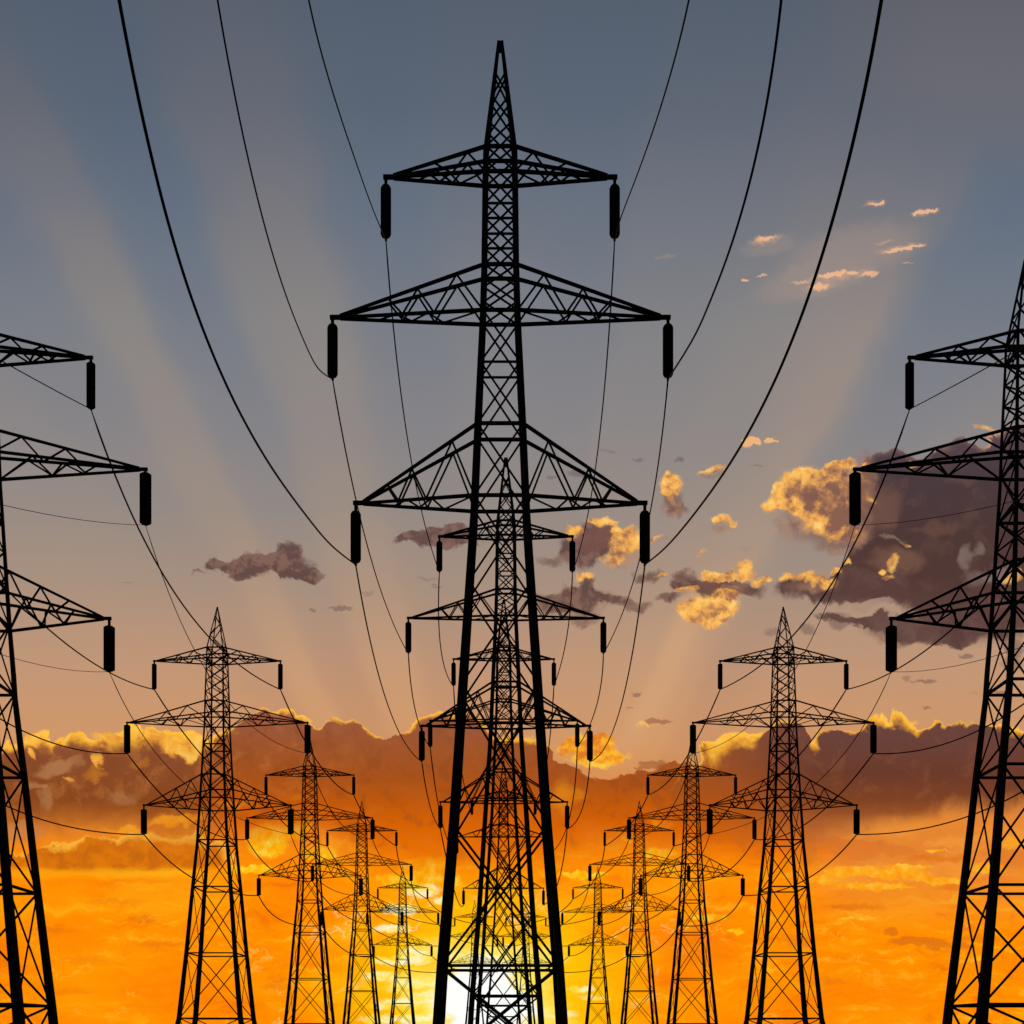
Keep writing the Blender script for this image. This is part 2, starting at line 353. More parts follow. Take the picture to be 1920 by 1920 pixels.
# sunlit lobe on its left side
gold = blobs(PB, [(1520, 920, 70, 44, .8), (1330, 1140, 56, 34, .7), (1175, 1012, 44, 30, .7), (1095, 1400, 66, 28, .6), (1256, 916, 24, 26, .7), (1520, 1088, 60, 12, .7), (1350, 1082, 50, 13, .6), (1450, 945, 24, 17), (1470, 925, 26, 16), (1500, 925, 34, 34), (1510, 890, 20, 18), (1540, 905, 34, 34), (1565, 880, 32, 20), (1582, 868, 24, 12), (1575, 940, 40, 46), (1530, 960, 40, 28), (1490, 950, 34, 18), (1600, 915, 34, 34, .8),
                  (1555, 990, 44, 22, .9), (1590, 1000, 34, 22, .7), (1628, 870, 12, 8, .8), (1720, 878, 12, 6, .7), (1630, 935, 16, 12, .7),
                  (1475, 1085, 20, 9, .9), (1515, 1080, 16, 10), (1545, 1090, 24, 14, .8), (1570, 1068, 16, 8), (1596, 1055, 12, 6, .8),
                  (1693, 1018, 11, 5, .8), (1650, 1064, 12, 7, .9), (1674, 1056, 12, 16, .7), (1662, 1076, 16, 6, .5), (1900, 1080, 26, 16, .8),
                  (1128, 980, 26, 10), (1150, 1000, 16, 18, .8), (1180, 1010, 34, 22), (1165, 1040, 18, 22), (1150, 1052, 18, 12, .6), (1078, 1000, 17, 12, .9), (1230, 1012, 20, 8, .7), (1100, 1075, 22, 9),
                  (1345, 1082, 34, 12), (1372, 1080, 16, 12), (1328, 1145, 44, 26, 1.1), (1300, 1150, 30, 20), (1350, 1130, 34, 30), (1285, 1107, 18, 8), (1370, 1112, 28, 12, .7), (1410, 1068, 19, 22, 1.1), (1400, 1085, 14, 8), (1430, 1094, 18, 10), (1240, 1076, 14, 5, .7),
                  (1257, 905, 12, 16), (1255, 922, 20, 16, .9), (1331, 882, 27, 11, .7), (1345, 975, 20, 10, .9), (1357, 972, 16, 14, .7), (1372, 980, 12, 10, .7), (1312, 1044, 10, 7, .5),
                  (1100, 1400, 50, 22), (1070, 1390, 26, 14), (1130, 1388, 20, 8), (1140, 1420, 34, 16), (1090, 1430, 34, 14, .7), (1168, 1413, 16, 7, .7), (1210, 1360, 22, 5, .6), (1850, 806, 24, 7, .6)])
shade = blobs(PB, [(1520, 935, 20, 18, .8), (1555, 915, 16, 14, .6), (1575, 935, 46, 56, 1.1), (1530, 955, 30, 22, .6), (1590, 985, 50, 40, 1.4), (1510, 925, 26, 26, .6), (1620, 940, 30, 50), (1480, 945, 14, 8, .5), (1610, 915, 26, 26), (1350, 1120, 34, 10, .6), (1375, 1115, 24, 14, .8), (1545, 1098, 30, 8, .8),
                   (1180, 1030, 20, 20, .4), (1345, 988, 20, 8, .6), (1331, 888, 20, 8, .7), (1256, 936, 18, 8, .8), (1080, 1008, 12, 8, .5), (1100, 1084, 18, 6, .6), (1095, 1415, 24, 10, .6)])
gk = M('ADD', M('MULTIPLY_ADD', M('SUBTRACT', det, .5), .8, .66), M('MULTIPLY_ADD', relief, 1.15, M('MULTIPLY', shade, -.30)))
gk = M('ADD', gk, M('MULTIPLY', SS(gold, .1, .7), -.07))
lit_c = RAMP(gk,
             [(0.18, (136, 94, 76)), (0.34, (172, 118, 80)), (0.46, (208, 146, 82)), (0.58, (238, 170, 84)), (0.72, (255, 190, 88)), (0.9, (255, 212, 124))])
lit_c = MIX(SS(Y100, 1250, 1390), lit_c, RAMP(M('MULTIPLY_ADD', relief, .8, M('MULTIPLY_ADD', shade, -.1, det)), [(0.3, (222, 120, 30)), (0.45, (245, 158, 30)), (0.58, (255, 190, 50)), (0.75, (255, 210, 84))]))
sky = MIX(M('MULTIPLY', SS(gold, 0.03, 0.92), 0.95), sky, lit_c)
# shaded cores over the lit lobes
core = blobs(PB, [(1114, 1016, 30, 26, 1.1), (1128, 1003, 16, 14, .8), (1322, 1097, 30, 12, .9), (1362, 1102, 22, 12, .8), (1395, 1112, 26, 10, .8), (1520, 930, 14, 16, .5), (1565, 930, 18, 26, .4), (1252, 955, 18, 12, .5)])
sky = MIX(M('MULTIPLY', SS(core, 0.25, 0.8), 0.85), sky, (118, 80, 72))

# high wisps
wis = blobs(PS, [(1732, 398, 34, 9, .45), (1690, 466, 60, 9, .4), (1575, 516, 80, 11, .4), (1540, 538, 44, 10, .35), (1640, 381, 30, 8, .35), (1437, 450, 40, 10, .4), (1732, 398, 22, 4, 1.2), (1745, 395, 14, 4, .8), (1643, 381, 16, 3.5, .9), (1690, 468, 38, 4, .8), (1717, 463, 22, 3, .7), (1437, 448, 22, 5, .5), (1396, 524, 10, 4, .9), (1430, 517, 12, 4, .7), (1560, 514, 26, 6), (1597, 511, 13, 5), (1630, 514, 20, 5, .8),
                 (1535, 537, 22, 6, .7), (1500, 530, 20, 4, .5), (1655, 455, 20, 4, .4), (1700, 492, 10, 3, .5), (1250, 480, 30, 5, .25)], shear=0.16)
sky = MIX(M('MULTIPLY', SS(wis, 0.05, 1.0), 0.9), sky, (240, 184, 140))
wis2 = blobs(PS, [(1408, 828, 22, 8), (1445, 826, 14, 6, .8), (1400, 832, 12, 10, .7)])
sky = MIX(M('MULTIPLY', SS(wis2, 0.2, 0.75), 0.85), sky, (246, 186, 122))

# --- right bank
body_r = RAMP(Y100, [(1330, (104, 68, 64)), (1400, (106, 64, 54)), (1450, (106, 58, 42)), (1500, (126, 66, 36)), (1550, (170, 90, 40)), (1620, (220, 124, 46))], 1330, 1620)
body_r = MIX(SS(X100, 1560, 1330), body_r, RAMP(Y100, [(1380, (134, 76, 50)), (1450, (156, 78, 32)), (1520, (178, 84, 18)), (1600, (222, 106, 6))], 1380, 1600))
body_r = MIX(M('MULTIPLY', SS(det, 0.52, 0.75), 0.15), body_r, (190, 112, 60))
top_r = [(0, 1560), (1180, 1560), (1260, 1470), (1300, 1430), (1326, 1392), (1345, 1381), (1365, 1373), (1386, 1368), (1427, 1366), (1449, 1357), (1465, 1352), (1481, 1356), (1492, 1362), (1506, 1365), (1515, 1388), (1526, 1386),
         (1541, 1370), (1556, 1370), (1575, 1364), (1595, 1366), (1617, 1360), (1633, 1347), (1644, 1337), (1656, 1333), (1667, 1340), (1678, 1340), (1687, 1333), (1706, 1337), (1720, 1350), (1732, 1358),
         (1740, 1348), (1750, 1344), (1763, 1354), (1790, 1355), (1801, 1352), (1822, 1358), (1860, 1358), (1880, 1349), (1901, 1360), (1920, 1362)]
rim_r = [(0, 0), (1300, 4), (1340, 26), (1370, 28), (1420, 26), (1450, 12), (1510, 12), (1540, 16), (1575, 6), (1630, 8), (1650, 16), (1700, 14), (1740, 9), (1790, 4), (1860, 4), (1885, 14), (1920, 10)]
sky = bank(sky, top_r, [(0, 1500), (1250, 1520), (1350, 1570), (1500, 1585), (1620, 1560), (1720, 1532), (1800, 1520), (1920, 1508)], (1300, 1600), 30, body_r, rim_r, edge=5)
# soft veil of rain-light under the right bank, then the streaked clouds
veil = M('MULTIPLY', M('MULTIPLY', SS(X100, 1480, 1620), SS(Y100, 1520, 1570)), SS(Y100, 1760, 1600, 0, .62))
sky = MIX(veil, sky, MIX(SS(streak, .4, .6), (216, 126, 56), (236, 150, 66)))
ys = blobs(PS, [(1600, 1634, 64, 12, 1.2), (1690, 1640, 70, 12, 1.1), (1770, 1652, 60, 9, .9), (1640, 1662, 90, 9, 1), (1540, 1650, 40, 10, .7), (1700, 1625, 60, 6, .9), (1560, 1800, 60, 8, .5), (1700, 1830, 60, 10, .5), (1620, 1890, 80, 8, .5), (1750, 1595, 20, 4, .9), (1770, 1596, 20, 2, .8), (1610, 1722, 50, 4, .9), (1850, 1628, 40, 14, .8), (1900, 1580, 30, 16, .6), (1820, 1680, 40, 8, .5), (1480, 1640, 30, 8, .6)])
sky = MIX(M('MULTIPLY', SS(ys, 0.2, 0.8), 0.85), sky, RAMP(detS, [(0.3, (255, 148, 10)), (0.5, (255, 172, 24)), (0.7, (255, 196, 60))]))
ds = blobs(PS, [(1600, 1700, 80, 8, .6), (1760, 1610, 90, 9, .6), (1540, 1840, 70, 9, .5), (1830, 1760, 70, 10, .5), (210, 1690, 70, 8, .45), (300, 1770, 70, 8, .5), (90, 1745, 60, 8, .5), (520, 1850, 40, 9, .5), (130, 1860, 70, 8, .4), (1720, 1765, 60, 9), (1670, 1748, 16, 10, .9), (1780, 1775, 60, 8, .8), (1500, 1765, 40, 20, .5), (1300, 1780, 90, 50, .35), (1340, 1720, 60, 26, .35), (270, 1722, 34, 10, .5), (160, 1800, 60, 12, .4), (1790, 1665, 50, 8, .6), (1640, 1800, 60, 10, .3)])
sky = MIX(M('MULTIPLY', SS(ds, 0.15, 0.8), 0.8), sky, (222, 112, 18))
# bright curled edges of thin cloud in the low sky
cur = NOISE(warp(VM('MULTIPLY', P0, (0.8, 1.5, 1)), 1.4, 1.0, 4.0, seed=31.0), 0.8, 4.0, 0.55, seed=17.0)
crl = M('MULTIPLY', SS(M('ABSOLUTE', M('SUBTRACT', cur, 0.53)), 0.022, 0.0), M('MULTIPLY', SS(Y100, 1650, 1720), SS(NOISE(P0, 0.8, 2.0, seed=40.0), 0.48, 0.62)))
sky = MIX(M('MULTIPLY', crl, 0.45), sky, MIX(SS(gd, 4.0, 1.5), (255, 186, 48), (255, 250, 190)))

# away from the sunset the dusk sky is a plain gradient
back = RAMP(dz, [(0.0, (120, 106, 110)), (0.15, (104, 104, 116)), (0.4, (84, 98, 116)), (1.0, (60, 76, 98))])
front = SS(dy, 0.22, 0.55)
go = new('NodeGroupOutput'); put(go.inputs[0], MIX(front, back, sky))

nt = W.node_tree; LK = nt.links
for n in list(nt.nodes):
    nt.nodes.remove(n)
grp = new('ShaderNodeGroup'); grp.node_tree = bpy.data.node_groups['evening_sky']
# the physical sky at the same sun lies under the clouds as a faint base
nish = new('ShaderNodeTexSky'); nish.sky_type = 'NISHITA'; nish.sun_disc = False
nish.sun_elevation = SUN_EL; nish.sun_rotation = SUN_AZ
bg1 = new('ShaderNodeBackground'); put(bg1.inputs[0], grp.outputs[0]); bg1.inputs[1].default_value = 1.0
bg2 = new('ShaderNodeBackground'); put(bg2.inputs[0], nish.outputs[0]); bg2.inputs[1].default_value = NISH
add = new('ShaderNodeAddShader'); LK.new(bg1.outputs[0], add.inputs[0]); LK.new(bg2.outputs[0], add.inputs[1])
out = new('ShaderNodeOutputWorld'); LK.new(add.outputs[0], out.inputs[0])
try:
    W.cycles.sampling_method = 'MANUAL'; W.cycles.sample_map_resolution = 256
except Exception:
    pass

# ------------------------------------------------------------------ materials
def mat(name, col, rough=0.6, metal=0.0, nscale=3.0, var=0.4):
    m = bpy.data.materials.new(name); m.use_nodes = True
    t = m.node_tree; b = t.nodes['Principled BSDF']
    tex = t.nodes.new('ShaderNodeTexNoise'); tex.inputs['Scale'].default_value = nscale; tex.inputs['Detail'].default_value = 5
    co = t.nodes.new('ShaderNodeTexCoord'); t.links.new(co.outputs['Object'], tex.inputs['Vector'])
    r = t.nodes.new('ShaderNodeValToRGB')
    r.color_ramp.elements[0].position = 0.3; r.color_ramp.elements[1].position = 0.7
    r.color_ramp.elements[0].color = tuple(c * (1 - var) for c in col) + (1,)
    r.color_ramp.elements[1].color = tuple(c * (1 + var) for c in col) + (1,)
    t.links.new(tex.outputs[0], r.inputs[0]); t.links.new(r.outputs[0], b.inputs['Base Color'])
    b.inputs['Roughness'].default_value = rough; b.inputs['Metallic'].default_value = metal
    b.inputs['Specular IOR Level'].default_value = 0.03
    return m


STEEL = mat('weathered_dark_steel', (0.008, 0.008, 0.009), 0.85)
GLASS = mat('brown_porcelain', (0.007, 0.005, 0.005), 0.8)
CABLE = mat('oxidised_cable', (0.006, 0.006, 0.006), 0.9)
CONC = mat('footing_concrete', (0.22, 0.21, 0.20), 0.9, nscale=2)
FIELD = mat('dry_field', (0.035, 0.032, 0.016), 0.95, nscale=0.15, var=0.5)

# ------------------------------------------------------------------ ground
bm = bmesh.new()
R0, N = 9000.0, 48
vs = []
for j in range(N + 1):
    row = []
    for i in range(N + 1):
        x = (i / N - .5) * 2; y = (j / N - .5) * 2
        X = math.copysign(abs(x) ** 2.2, x) * R0; Y = math.copysign(abs(y) ** 2.2, y) * R0
        z = 0.0 if math.hypot(X, Y) < 700 else 0.0 - 0.15 * math.sin(X * .002) ** 2
        row.append(bm.verts.new((X, Y, z)))
    vs.append(row)
for j in range(N):
    for i in range(N):
        bm.faces.new((vs[j][i], vs[j][i + 1], vs[j + 1][i + 1], vs[j + 1][i]))
me = bpy.data.meshes.new('ground'); bm.to_mesh(me); bm.free(); me.materials.append(FIELD)
g = bpy.data.objects.new('ground', me); COL.objects.link(g); g['kind'] = 'structure'


# ------------------------------------------------------------------ mesh helpers
class MB:
    def __init__(s):
        s.v = []; s.f = []

    def bar(s, a, b, w, d=None, up=None, w2=None, d2=None):
        a, b = Vector(a), Vector(b)
        t = (b - a)
        if t.length < 1e-6:
            return
        t.normalize()
        up = Vector(up) if up is not None else Vector((0, 1, 0))
        if abs(t.dot(up)) > .98:
            up = Vector((1, 0, 0))
        e = t.cross(up).normalized(); n = e.cross(t).normalized()
        d = w if d is None else d; w2 = w if w2 is None else w2; d2 = d if d2 is None else d2
        k = len(s.v)
        for p, ww, dd in ((a, w, d), (b, w2, d2)):
            for i, j in ((-1, -1), (1, -1), (1, 1), (-1, 1)):
                s.v.append(p + e * (i * ww / 2) + n * (j * dd / 2))
        s.f += [(k, k + 3, k + 2, k + 1), (k + 4, k + 5, k + 6, k + 7)] + [(k + i, k + (i + 1) % 4, k + 4 + (i + 1) % 4, k + 4 + i) for i in range(4)]

    def loft(s, rings):
        k = len(s.v); n = len(rings[0])
        for r in rings:
            s.v += [Vector(p) for p in r]
        for i in range(len(rings) - 1):
            for j in range(n):
                a = k + i * n + j; b = k + i * n + (j + 1) % n
                s.f.append((a, b, b + n, a + n))
        s.f.append(tuple(k + j for j in reversed(range(n))))
        s.f.append(tuple(k + (len(rings) - 1) * n + j for j in range(n)))

    def lathe(s, prof, cx, cy, seg=20):
        s.loft([[(cx + r * math.cos(2 * math.pi * i / seg), cy + r * math.sin(2 * math.pi * i / seg), z) for i in range(seg)] for r, z in prof])

    def build(s, name, m, parent=None, smooth=False):
        me = bpy.data.meshes.new(name)
        me.from_pydata([tuple(v) for v in s.v], [], s.f); me.update()
        me.materials.append(m)
        if smooth:
            for p in me.polygons:
                p.use_smooth = True
        o = bpy.data.objects.new(name, me); COL.objects.link(o)
        if parent is not None:
            o.parent = parent
        return o


U = 64.0 / 2400            # one design unit in metres


def interp(tab, h, c):
    if h >= tab[0][0]:
        return tab[0][c]
    for a, b in zip(tab, tab[1:]):
        if a[0] >= h >= b[0]:
            t = (a[0] - h) / (a[0] - b[0])
            return a[c] + (b[c] - a[c]) * t
    return tab[-1][c]


class Kind:
    pass


def apply(k, **kw):
    for a, b in kw.items():
        setattr(k, a, b)
    return k


CENTRE = apply(Kind(), prof=[(1653, 31.5, 10), (1585, 33.2, 10.5), (1435, 35, 10.5), (1335, 38, 10.8), (1140, 47.5, 11.5), (960, 55.5, 12), (693, 73.5, 12.5), (387, 93.5, 13), (125, 115, 13.5), (20, 122, 14), (-60, 127, 14.5)],
               deep=lambda h: .8, apexw=5.5, apexleg=6.5, brace=3.5, chord=5.6, hor=6.0,
               cone=[1653, 1701, 1752, 1800], body=[1653, 1606, 1546, 1489, 1432, 1389, 1346, 1248, 1132, 997, 836, 645, 385, 126, -60],
               horiz=[1653, 1606, 1546, 1489, 1432, 1346, 1248, 1132, 997, 126], thin=(1546, 1489, 1248), lowbrace=5.0,
               arms=[(1653, 1606, 1609, 214.5, [.2, .36, .55]), (1432, 1346, 1346, 314.5, [.19, .34, .46, .56, .66]), (1132, 997, 998, 271, [.22, .43, .57, .68, .78])],
               ins=[(14, 115, 20), (12, 114, 20), (14, 114, 20)], round=True, tilt={})
sprof = [(1672, 37, 5.5), (1611, 38, 5.5), (1448, 42, 6.2), (1337, 44, 7), (1133, 52, 8.5), (1004, 58, 9.5), (883, 66, 11), (827, 69, 12), (640, 87, 14.5), (352, 111, 17), (72, 139, 20), (20, 150, 21), (-60, 164, 22)]
SIDE = apply(Kind(), prof=sprof, deep=lambda h: interp([(1700, 1.35), (1400, 1.55), (1050, 1.7), (640, 1.3), (-60, 1.05)], h, 1), apexw=3.0, apexleg=4.0, brace=4.2, chord=5.2, hor=5.6,
             cone=[1672, 1728, 1778, 1820], body=[1672, 1625, 1577, 1528, 1479, 1430, 1360, 1250, 1180, 1101, 1004, 835, 634, 350, 72, -60],
             horiz=[1672, 1625, 1430, 1360, 1250, 1101, 1004, 835, 634, 350, 72], thin=(), lowbrace=4.4,
             arms=[(1672, 1625, 1626, 274, [.27, .42, .58, .66]), (1430, 1360, 1358, 392, [.24, .38, .52, .62]), (1101, 1004, 1000, 319, [.2, .34, .46, .58, .7])],
             ins=[(13, 122, 21), (10, 132, 28), (19, 126, 27)], round=False,
             tilt={1430: 9, 1360: 6, 1101: 17, 1004: 13})
NEAR = apply(Kind(), **dict(SIDE.__dict__))
NEAR.prof = [(h, w * (1 + .13 * max(0, 1 - h / 1300)) - max(0, (h - 1300) / 372) * 3, l * 1.05) for h, w, l in sprof[:-3] + [(72, 136, 20), (20, 140, 21), (-60, 147, 22)]]
NEAR.deep = lambda h: interp([(1700, 1.1), (1400, 1.2), (1050, 1.25), (640, .95), (-60, .75)], h, 1)
NEAR.arms = [(ht, hb, tp, L + dl, z) for (ht, hb, tp, L, z), dl in zip(SIDE.arms, (3, 16, 2))]
NEAR.chord = 6.2; NEAR.hor = 6.6; NEAR.brace = 4.4; NEAR.lowbrace = 6.0; NEAR.apexleg = 5.5


def pylon(K, name, loc, label, group):
    root = bpy.data.objects.new(name, None); COL.objects.link(root)
    root.location = loc; root.empty_display_size = 2
    root['label'] = label; root['category'] = 'pylon'; root['group'] = group
    zo = EYE

    def tl(h, sy):
        return h - sy * K.tilt.get(h, 0)

    def hw(h):
        return interp(K.prof, h, 1)

    def lw(h):
        return interp(K.prof, h, 2)

    def pt(sx, sy, h, inset=0.5):
        """centre line of the leg at height h"""
        w = hw(h); l = lw(h)
        return Vector((sx * (w - l * inset) * U, sy * (w * K.deep(h) - l * inset) * U, h * U + zo))
    # four legs: tapering angle sections from footing to the foot of the peak
    hs = [p[0] for p in K.prof]
    for sx in (-1, 1):
        for sy in (-1, 1):
            mb = MB(); rings = []
            for h in hs:
                w = hw(h); l = lw(h); th = l * .42
                ox, oy = sx * w, sy * w * K.deep(h)
                sec = [(0, 0), (l, 0), (l, th), (th, th), (th, l), (0, l)]
                r = [((ox - sx * a) * U, (oy - sy * b) * U, h * U + zo) for a, b in sec]
                if sx * sy < 0:
                    r.reverse()
                rings.append(r)
            mb.loft(rings)
            mb.build('leg', STEEL, root)
            f = MB(); b = pt(sx, sy, -60)
            f.loft([[(b.x + q * i, b.y + q * j, z) for i, j in ((-1, -1), (1, -1), (1, 1), (-1, 1))] for q, z in ((.75, -.4), (.75, .12), (.6, .3))])
            f.build('footing', CONC, root)
    # peak
    pk = MB(); H0 = K.prof[0][0]; HA = 1861

    def pp(sx, sy, h):
        t = (h - H0) / (HA - H0)
        a = pt(sx, sy, H0); b = Vector((sx * (K.apexw - 2.5) * U, sy * (K.apexw - 2.5) * U, HA * U + zo))
        return a.lerp(b, t)
    for sx in (-1, 1):
        for sy in (-1, 1):
            pk.bar(pp(sx, sy, H0), pp(sx, sy, HA), lw(H0) * .8 * U, w2=K.apexleg * .8 * U, d2=K.apexleg * .8 * U)
    pk.bar((0, 0, (HA - 16) * U + zo), (0, 0, HA * U + zo), K.apexw * 1.8 * U)
    cn = K.cone
    for n, (h0, h1) in enumerate(zip(cn, cn[1:])):
        m = 1 if n % 2 else -1
        for sy in (-1, 1):
            pk.bar(pp(-m, sy, h0), pp(m, sy, h1), K.brace * U, K.brace * .5 * U)
            pk.bar(pp(sy, -m, h0), pp(sy, m, h1), K.brace * U, K.brace * .5 * U, (1, 0, 0))
            if K.round:
                pk.bar(pp(m, sy, h0), pp(-m, sy, h1), K.brace * U, K.brace * .5 * U)
    pk.build('peak', STEEL, root)
    # lattice bracing of the body, one mesh per face of the tower
    for ax, sg in ((0, -1), (0, 1), (1, -1), (1, 1)):
        mb = MB(); up = (0, 1, 0) if ax == 0 else (1, 0, 0)

        def q(s, h):
            return pt(s, sg, h) if ax == 0 else pt(sg, s, h)
        for i, (h0, h1) in enumerate(zip(K.body, K.body[1:])):
            bw = (K.brace if h0 > 900 else K.brace + (K.lowbrace - K.brace) * (900 - h0) / 900) * U
            mb.bar(q(-1, h0), q(1, h1), bw, bw * .5, up)
            o = Vector((0, .012, 0)) if ax == 0 else Vector((.012, 0, 0))
            mb.bar(q(1, h0) + o, q(-1, h1) + o, bw, bw * .5, up)
            if h0 - h1 > 150:      # short redundant members to stiffen the long panels
                c = (q(-1, h0) + q(1, h1) + q(1, h0) + q(-1, h1)) / 4
        for h in K.horiz:
            thick = K.hor * (.95 if (h < 200 and K is CENTRE) else .62 if h in K.thin else 1.0)
            if ax == 0:
                mb.bar(q(-1, tl(h, sg)), q(1, tl(h, sg)), thick * U, thick * .8 * U, up)
            else:
                mb.bar(pt(sg, -1, tl(h, -1)), pt(sg, 1, tl(h, 1)), thick * U, thick * .8 * U, up)
        mb.build('face_bracing', STEEL, root)
    # crossarms and their insulators
    for (ht, hb, htip, L, zz), (drop, bot, wd) in zip(K.arms, K.ins):
        for s in (-1, 1):
            mb = MB(); tip = Vector((s * (L - 14) * U, 0, htip * U + zo)); end = Vector((s * (L + 5) * U, 0, htip * U + zo))
            ch = K.chord * U
            cor = {}
            for sy in (-1, 1):
                for nm, h in (('t', ht), ('b', hb)):
                    a = pt(s, sy, tl(h, sy)); cor[nm, sy] = a
                    e = tip + Vector((0, sy * 2.5 * U, (2 if nm == 't' else -1.5) * U))
                    mb.bar(a, e, ch, ch, w2=ch * .8, d2=ch * .8)
            for sy in (-1, 1):
                node = cor['b', sy]
                for i, t in enumerate(zz):
                    nm = 't' if i % 2 == 0 else 'b'
                    p = cor[nm, sy].lerp(tip, t)
                    mb.bar(node, p, K.brace * U, K.brace * .5 * U)
                    node = p
            node = cor['b', -1 if K.round else 1]; side = -1 if K.round else 1
            for i, t in enumerate((.28, .38, .5, .6, .72)):
                side = -side
                p = cor['b', side].lerp(tip, t)
                mb.bar(node, p, K.brace * U, K.brace * .5 * U, (0, 0, 1)); node = p
            mb.bar(tip - Vector((s * 12 * U, 0, 0)), end, 7 * U, 6 * U, (0, 1, 0))
            mb.build('crossarm', STEEL, root)
            # insulator string hanging from the tip: a stack of sheds with a fitting above and below
            x = s * L * U; z0 = htip * U + zo; r = wd / 2 * U
            zt, zb = z0 - drop * U, z0 - bot * U
            mb = MB(); prof = []; n = 17; Ls = zt - zb
            cap = r * .95 if K.round else r * .22
            for i in range(n * 2 + 1):
                z = zt - Ls * i / (n * 2)
                k = 1.0 if i % 2 else .98
                e = min(zt - z, z - zb)
                if e < cap:
                    k *= math.sqrt(max(0.0, 1 - (1 - e / cap) ** 2)) * (1 if K.round else .35) + (0 if K.round else .65)
                prof.append((max(r * k, r * .12), z))
            mb.lathe(prof, x, 0, 20)
            ins = mb.build('insulator', GLASS, root, smooth=False)
            mb = MB()
            mb.bar((x, 0, z0 + 2 * U), (x, 0, zt - 2 * U), 5.5 * U)
            mb.build('hanger', STEEL, ins)
            mb = MB()
            mb.bar((x, -4.5 * U, zb - .5 * U), (x, 4.5 * U, zb - .5 * U), 4 * U, 5 * U, (0, 0, 1))
            mb.build('cable_clamp', STEEL, ins)
    return root


def copy_tree(o, parent=None):
    c = o.copy(); COL.objects.link(c)
    if parent is not None:
        c.parent = parent
    for ch in list(o.children):
        copy_tree(ch, c)
    return c


# distance from the camera and axis in the frame for every pylon
D = {'C1': 64, 'C2': 110.1, 'C3': 146, 'C4': 231.5}
AX = {'C1': 938, 'C2': 948.5, 'C3': 944.5, 'C4': 944}
for k, d, a in (('1', 81.9, -46), ('2', 148.3, 407.5), ('3', 213.3, 581), ('4', 271.2, 678.5), ('5', 376.5, 755), ('6', 470.0, 890)):
    D['L' + k] = D['R' + k] = d
    AX['L' + k] = a
    AX['R' + k] = {'1': 1922, '2': 1468.5, '3': 1297, '4': 1198.5, '5': 1121, '6': 986}[k]


def at(k):
    return Vector(((AX[k] - CX) * D[k] / F, D[k], 0))


LB = {
    'C1': 'tallest black lattice pylon, in the middle of the frame, seen nearly whole',
    'C2': 'second pylon of the central row, its peak between the tallest pylon\'s lower arms',
    'C3': 'third pylon of the central row, seen inside the legs of the second',
    'C4': 'smallest and farthest pylon of the central row, low between the others\' legs',
    'L1': 'huge near pylon cut off by the left edge of the frame',
    'L2': 'tallest pylon of the left row seen whole, against gold-edged cloud',
    'L3': 'second whole pylon of the left row, its peak hidden behind an insulator',
    'L4': 'third whole pylon of the left row, against plain orange sky',
    'L5': 'small fourth pylon of the left row, beside the tallest pylon\'s left leg',
    'L6': 'tiny farthest pylon of the left row, behind the central pylons\' left legs',
    'R1': 'huge near pylon cut off by the right edge of the frame',
    'R2': 'tallest pylon of the right row seen whole, against dark brown cloud',
    'R3': 'second whole pylon of the right row, its peak touching an insulator',
    'R4': 'third whole pylon of the right row, against orange sky',
    'R5': 'small fourth pylon of the right row, beside the tallest pylon\'s right leg',
    'R6': 'tiny farthest pylon of the right row, behind the central pylons\' right legs',
}
GR = {'C': 'pylons of the central row', 'L': 'pylons of the left row', 'R': 'pylons of the right row'}
protos = {}
for k in ['C1', 'C2', 'C3', 'C4', 'L1', 'R1'] + [s + n for n in '23456' for s in 'LR']:
    K = CENTRE if k[0] == 'C' else (NEAR if k[1] == '1' else SIDE)
    if id(K) not in protos:
        o = pylon(K, 'lattice_pylon', at(k), LB[k], GR[k[0]]); protos[id(K)] = o
    else:
        o = copy_tree(protos[id(K)]); o.location = at(k); o['label'] = LB[k]; o['group'] = GR[k[0]]


# ------------------------------------------------------------------ cables
def attach(k, i, s):
    K = CENTRE if k[0] == 'C' else NEAR if k[1] == '1' else SIDE
    ht, hb, htip, L, zz = K.arms[i]
    return at(k) + Vector((s * L * U, 0, (htip - K.ins[i][1] - 2) * U + EYE))


def span(a, b, sag, bow, n=26):
    out = []
    for i in range(n + 1):
        t = i / n; q = 4 * t * (1 - t)
        p = a.lerp(b, t); p.x += bow * q; p.z -= sag * q
        out.append(p)
    return out


def tube(pts, rad, seg=8):
    rings = []
    for i, p in enumerate(pts):
        t = (pts[min(i + 1, len(pts) - 1)] - pts[max(i - 1, 0)]).normalized()
        e = t.cross(Vector((0, 0, 1))).normalized(); n = e.cross(t)
        r = rad[i]
        rings.append([p + (e * math.cos(2 * math.pi * j / seg) + n * math.sin(2 * math.pi * j / seg)) * r for j in range(seg)])
    return rings


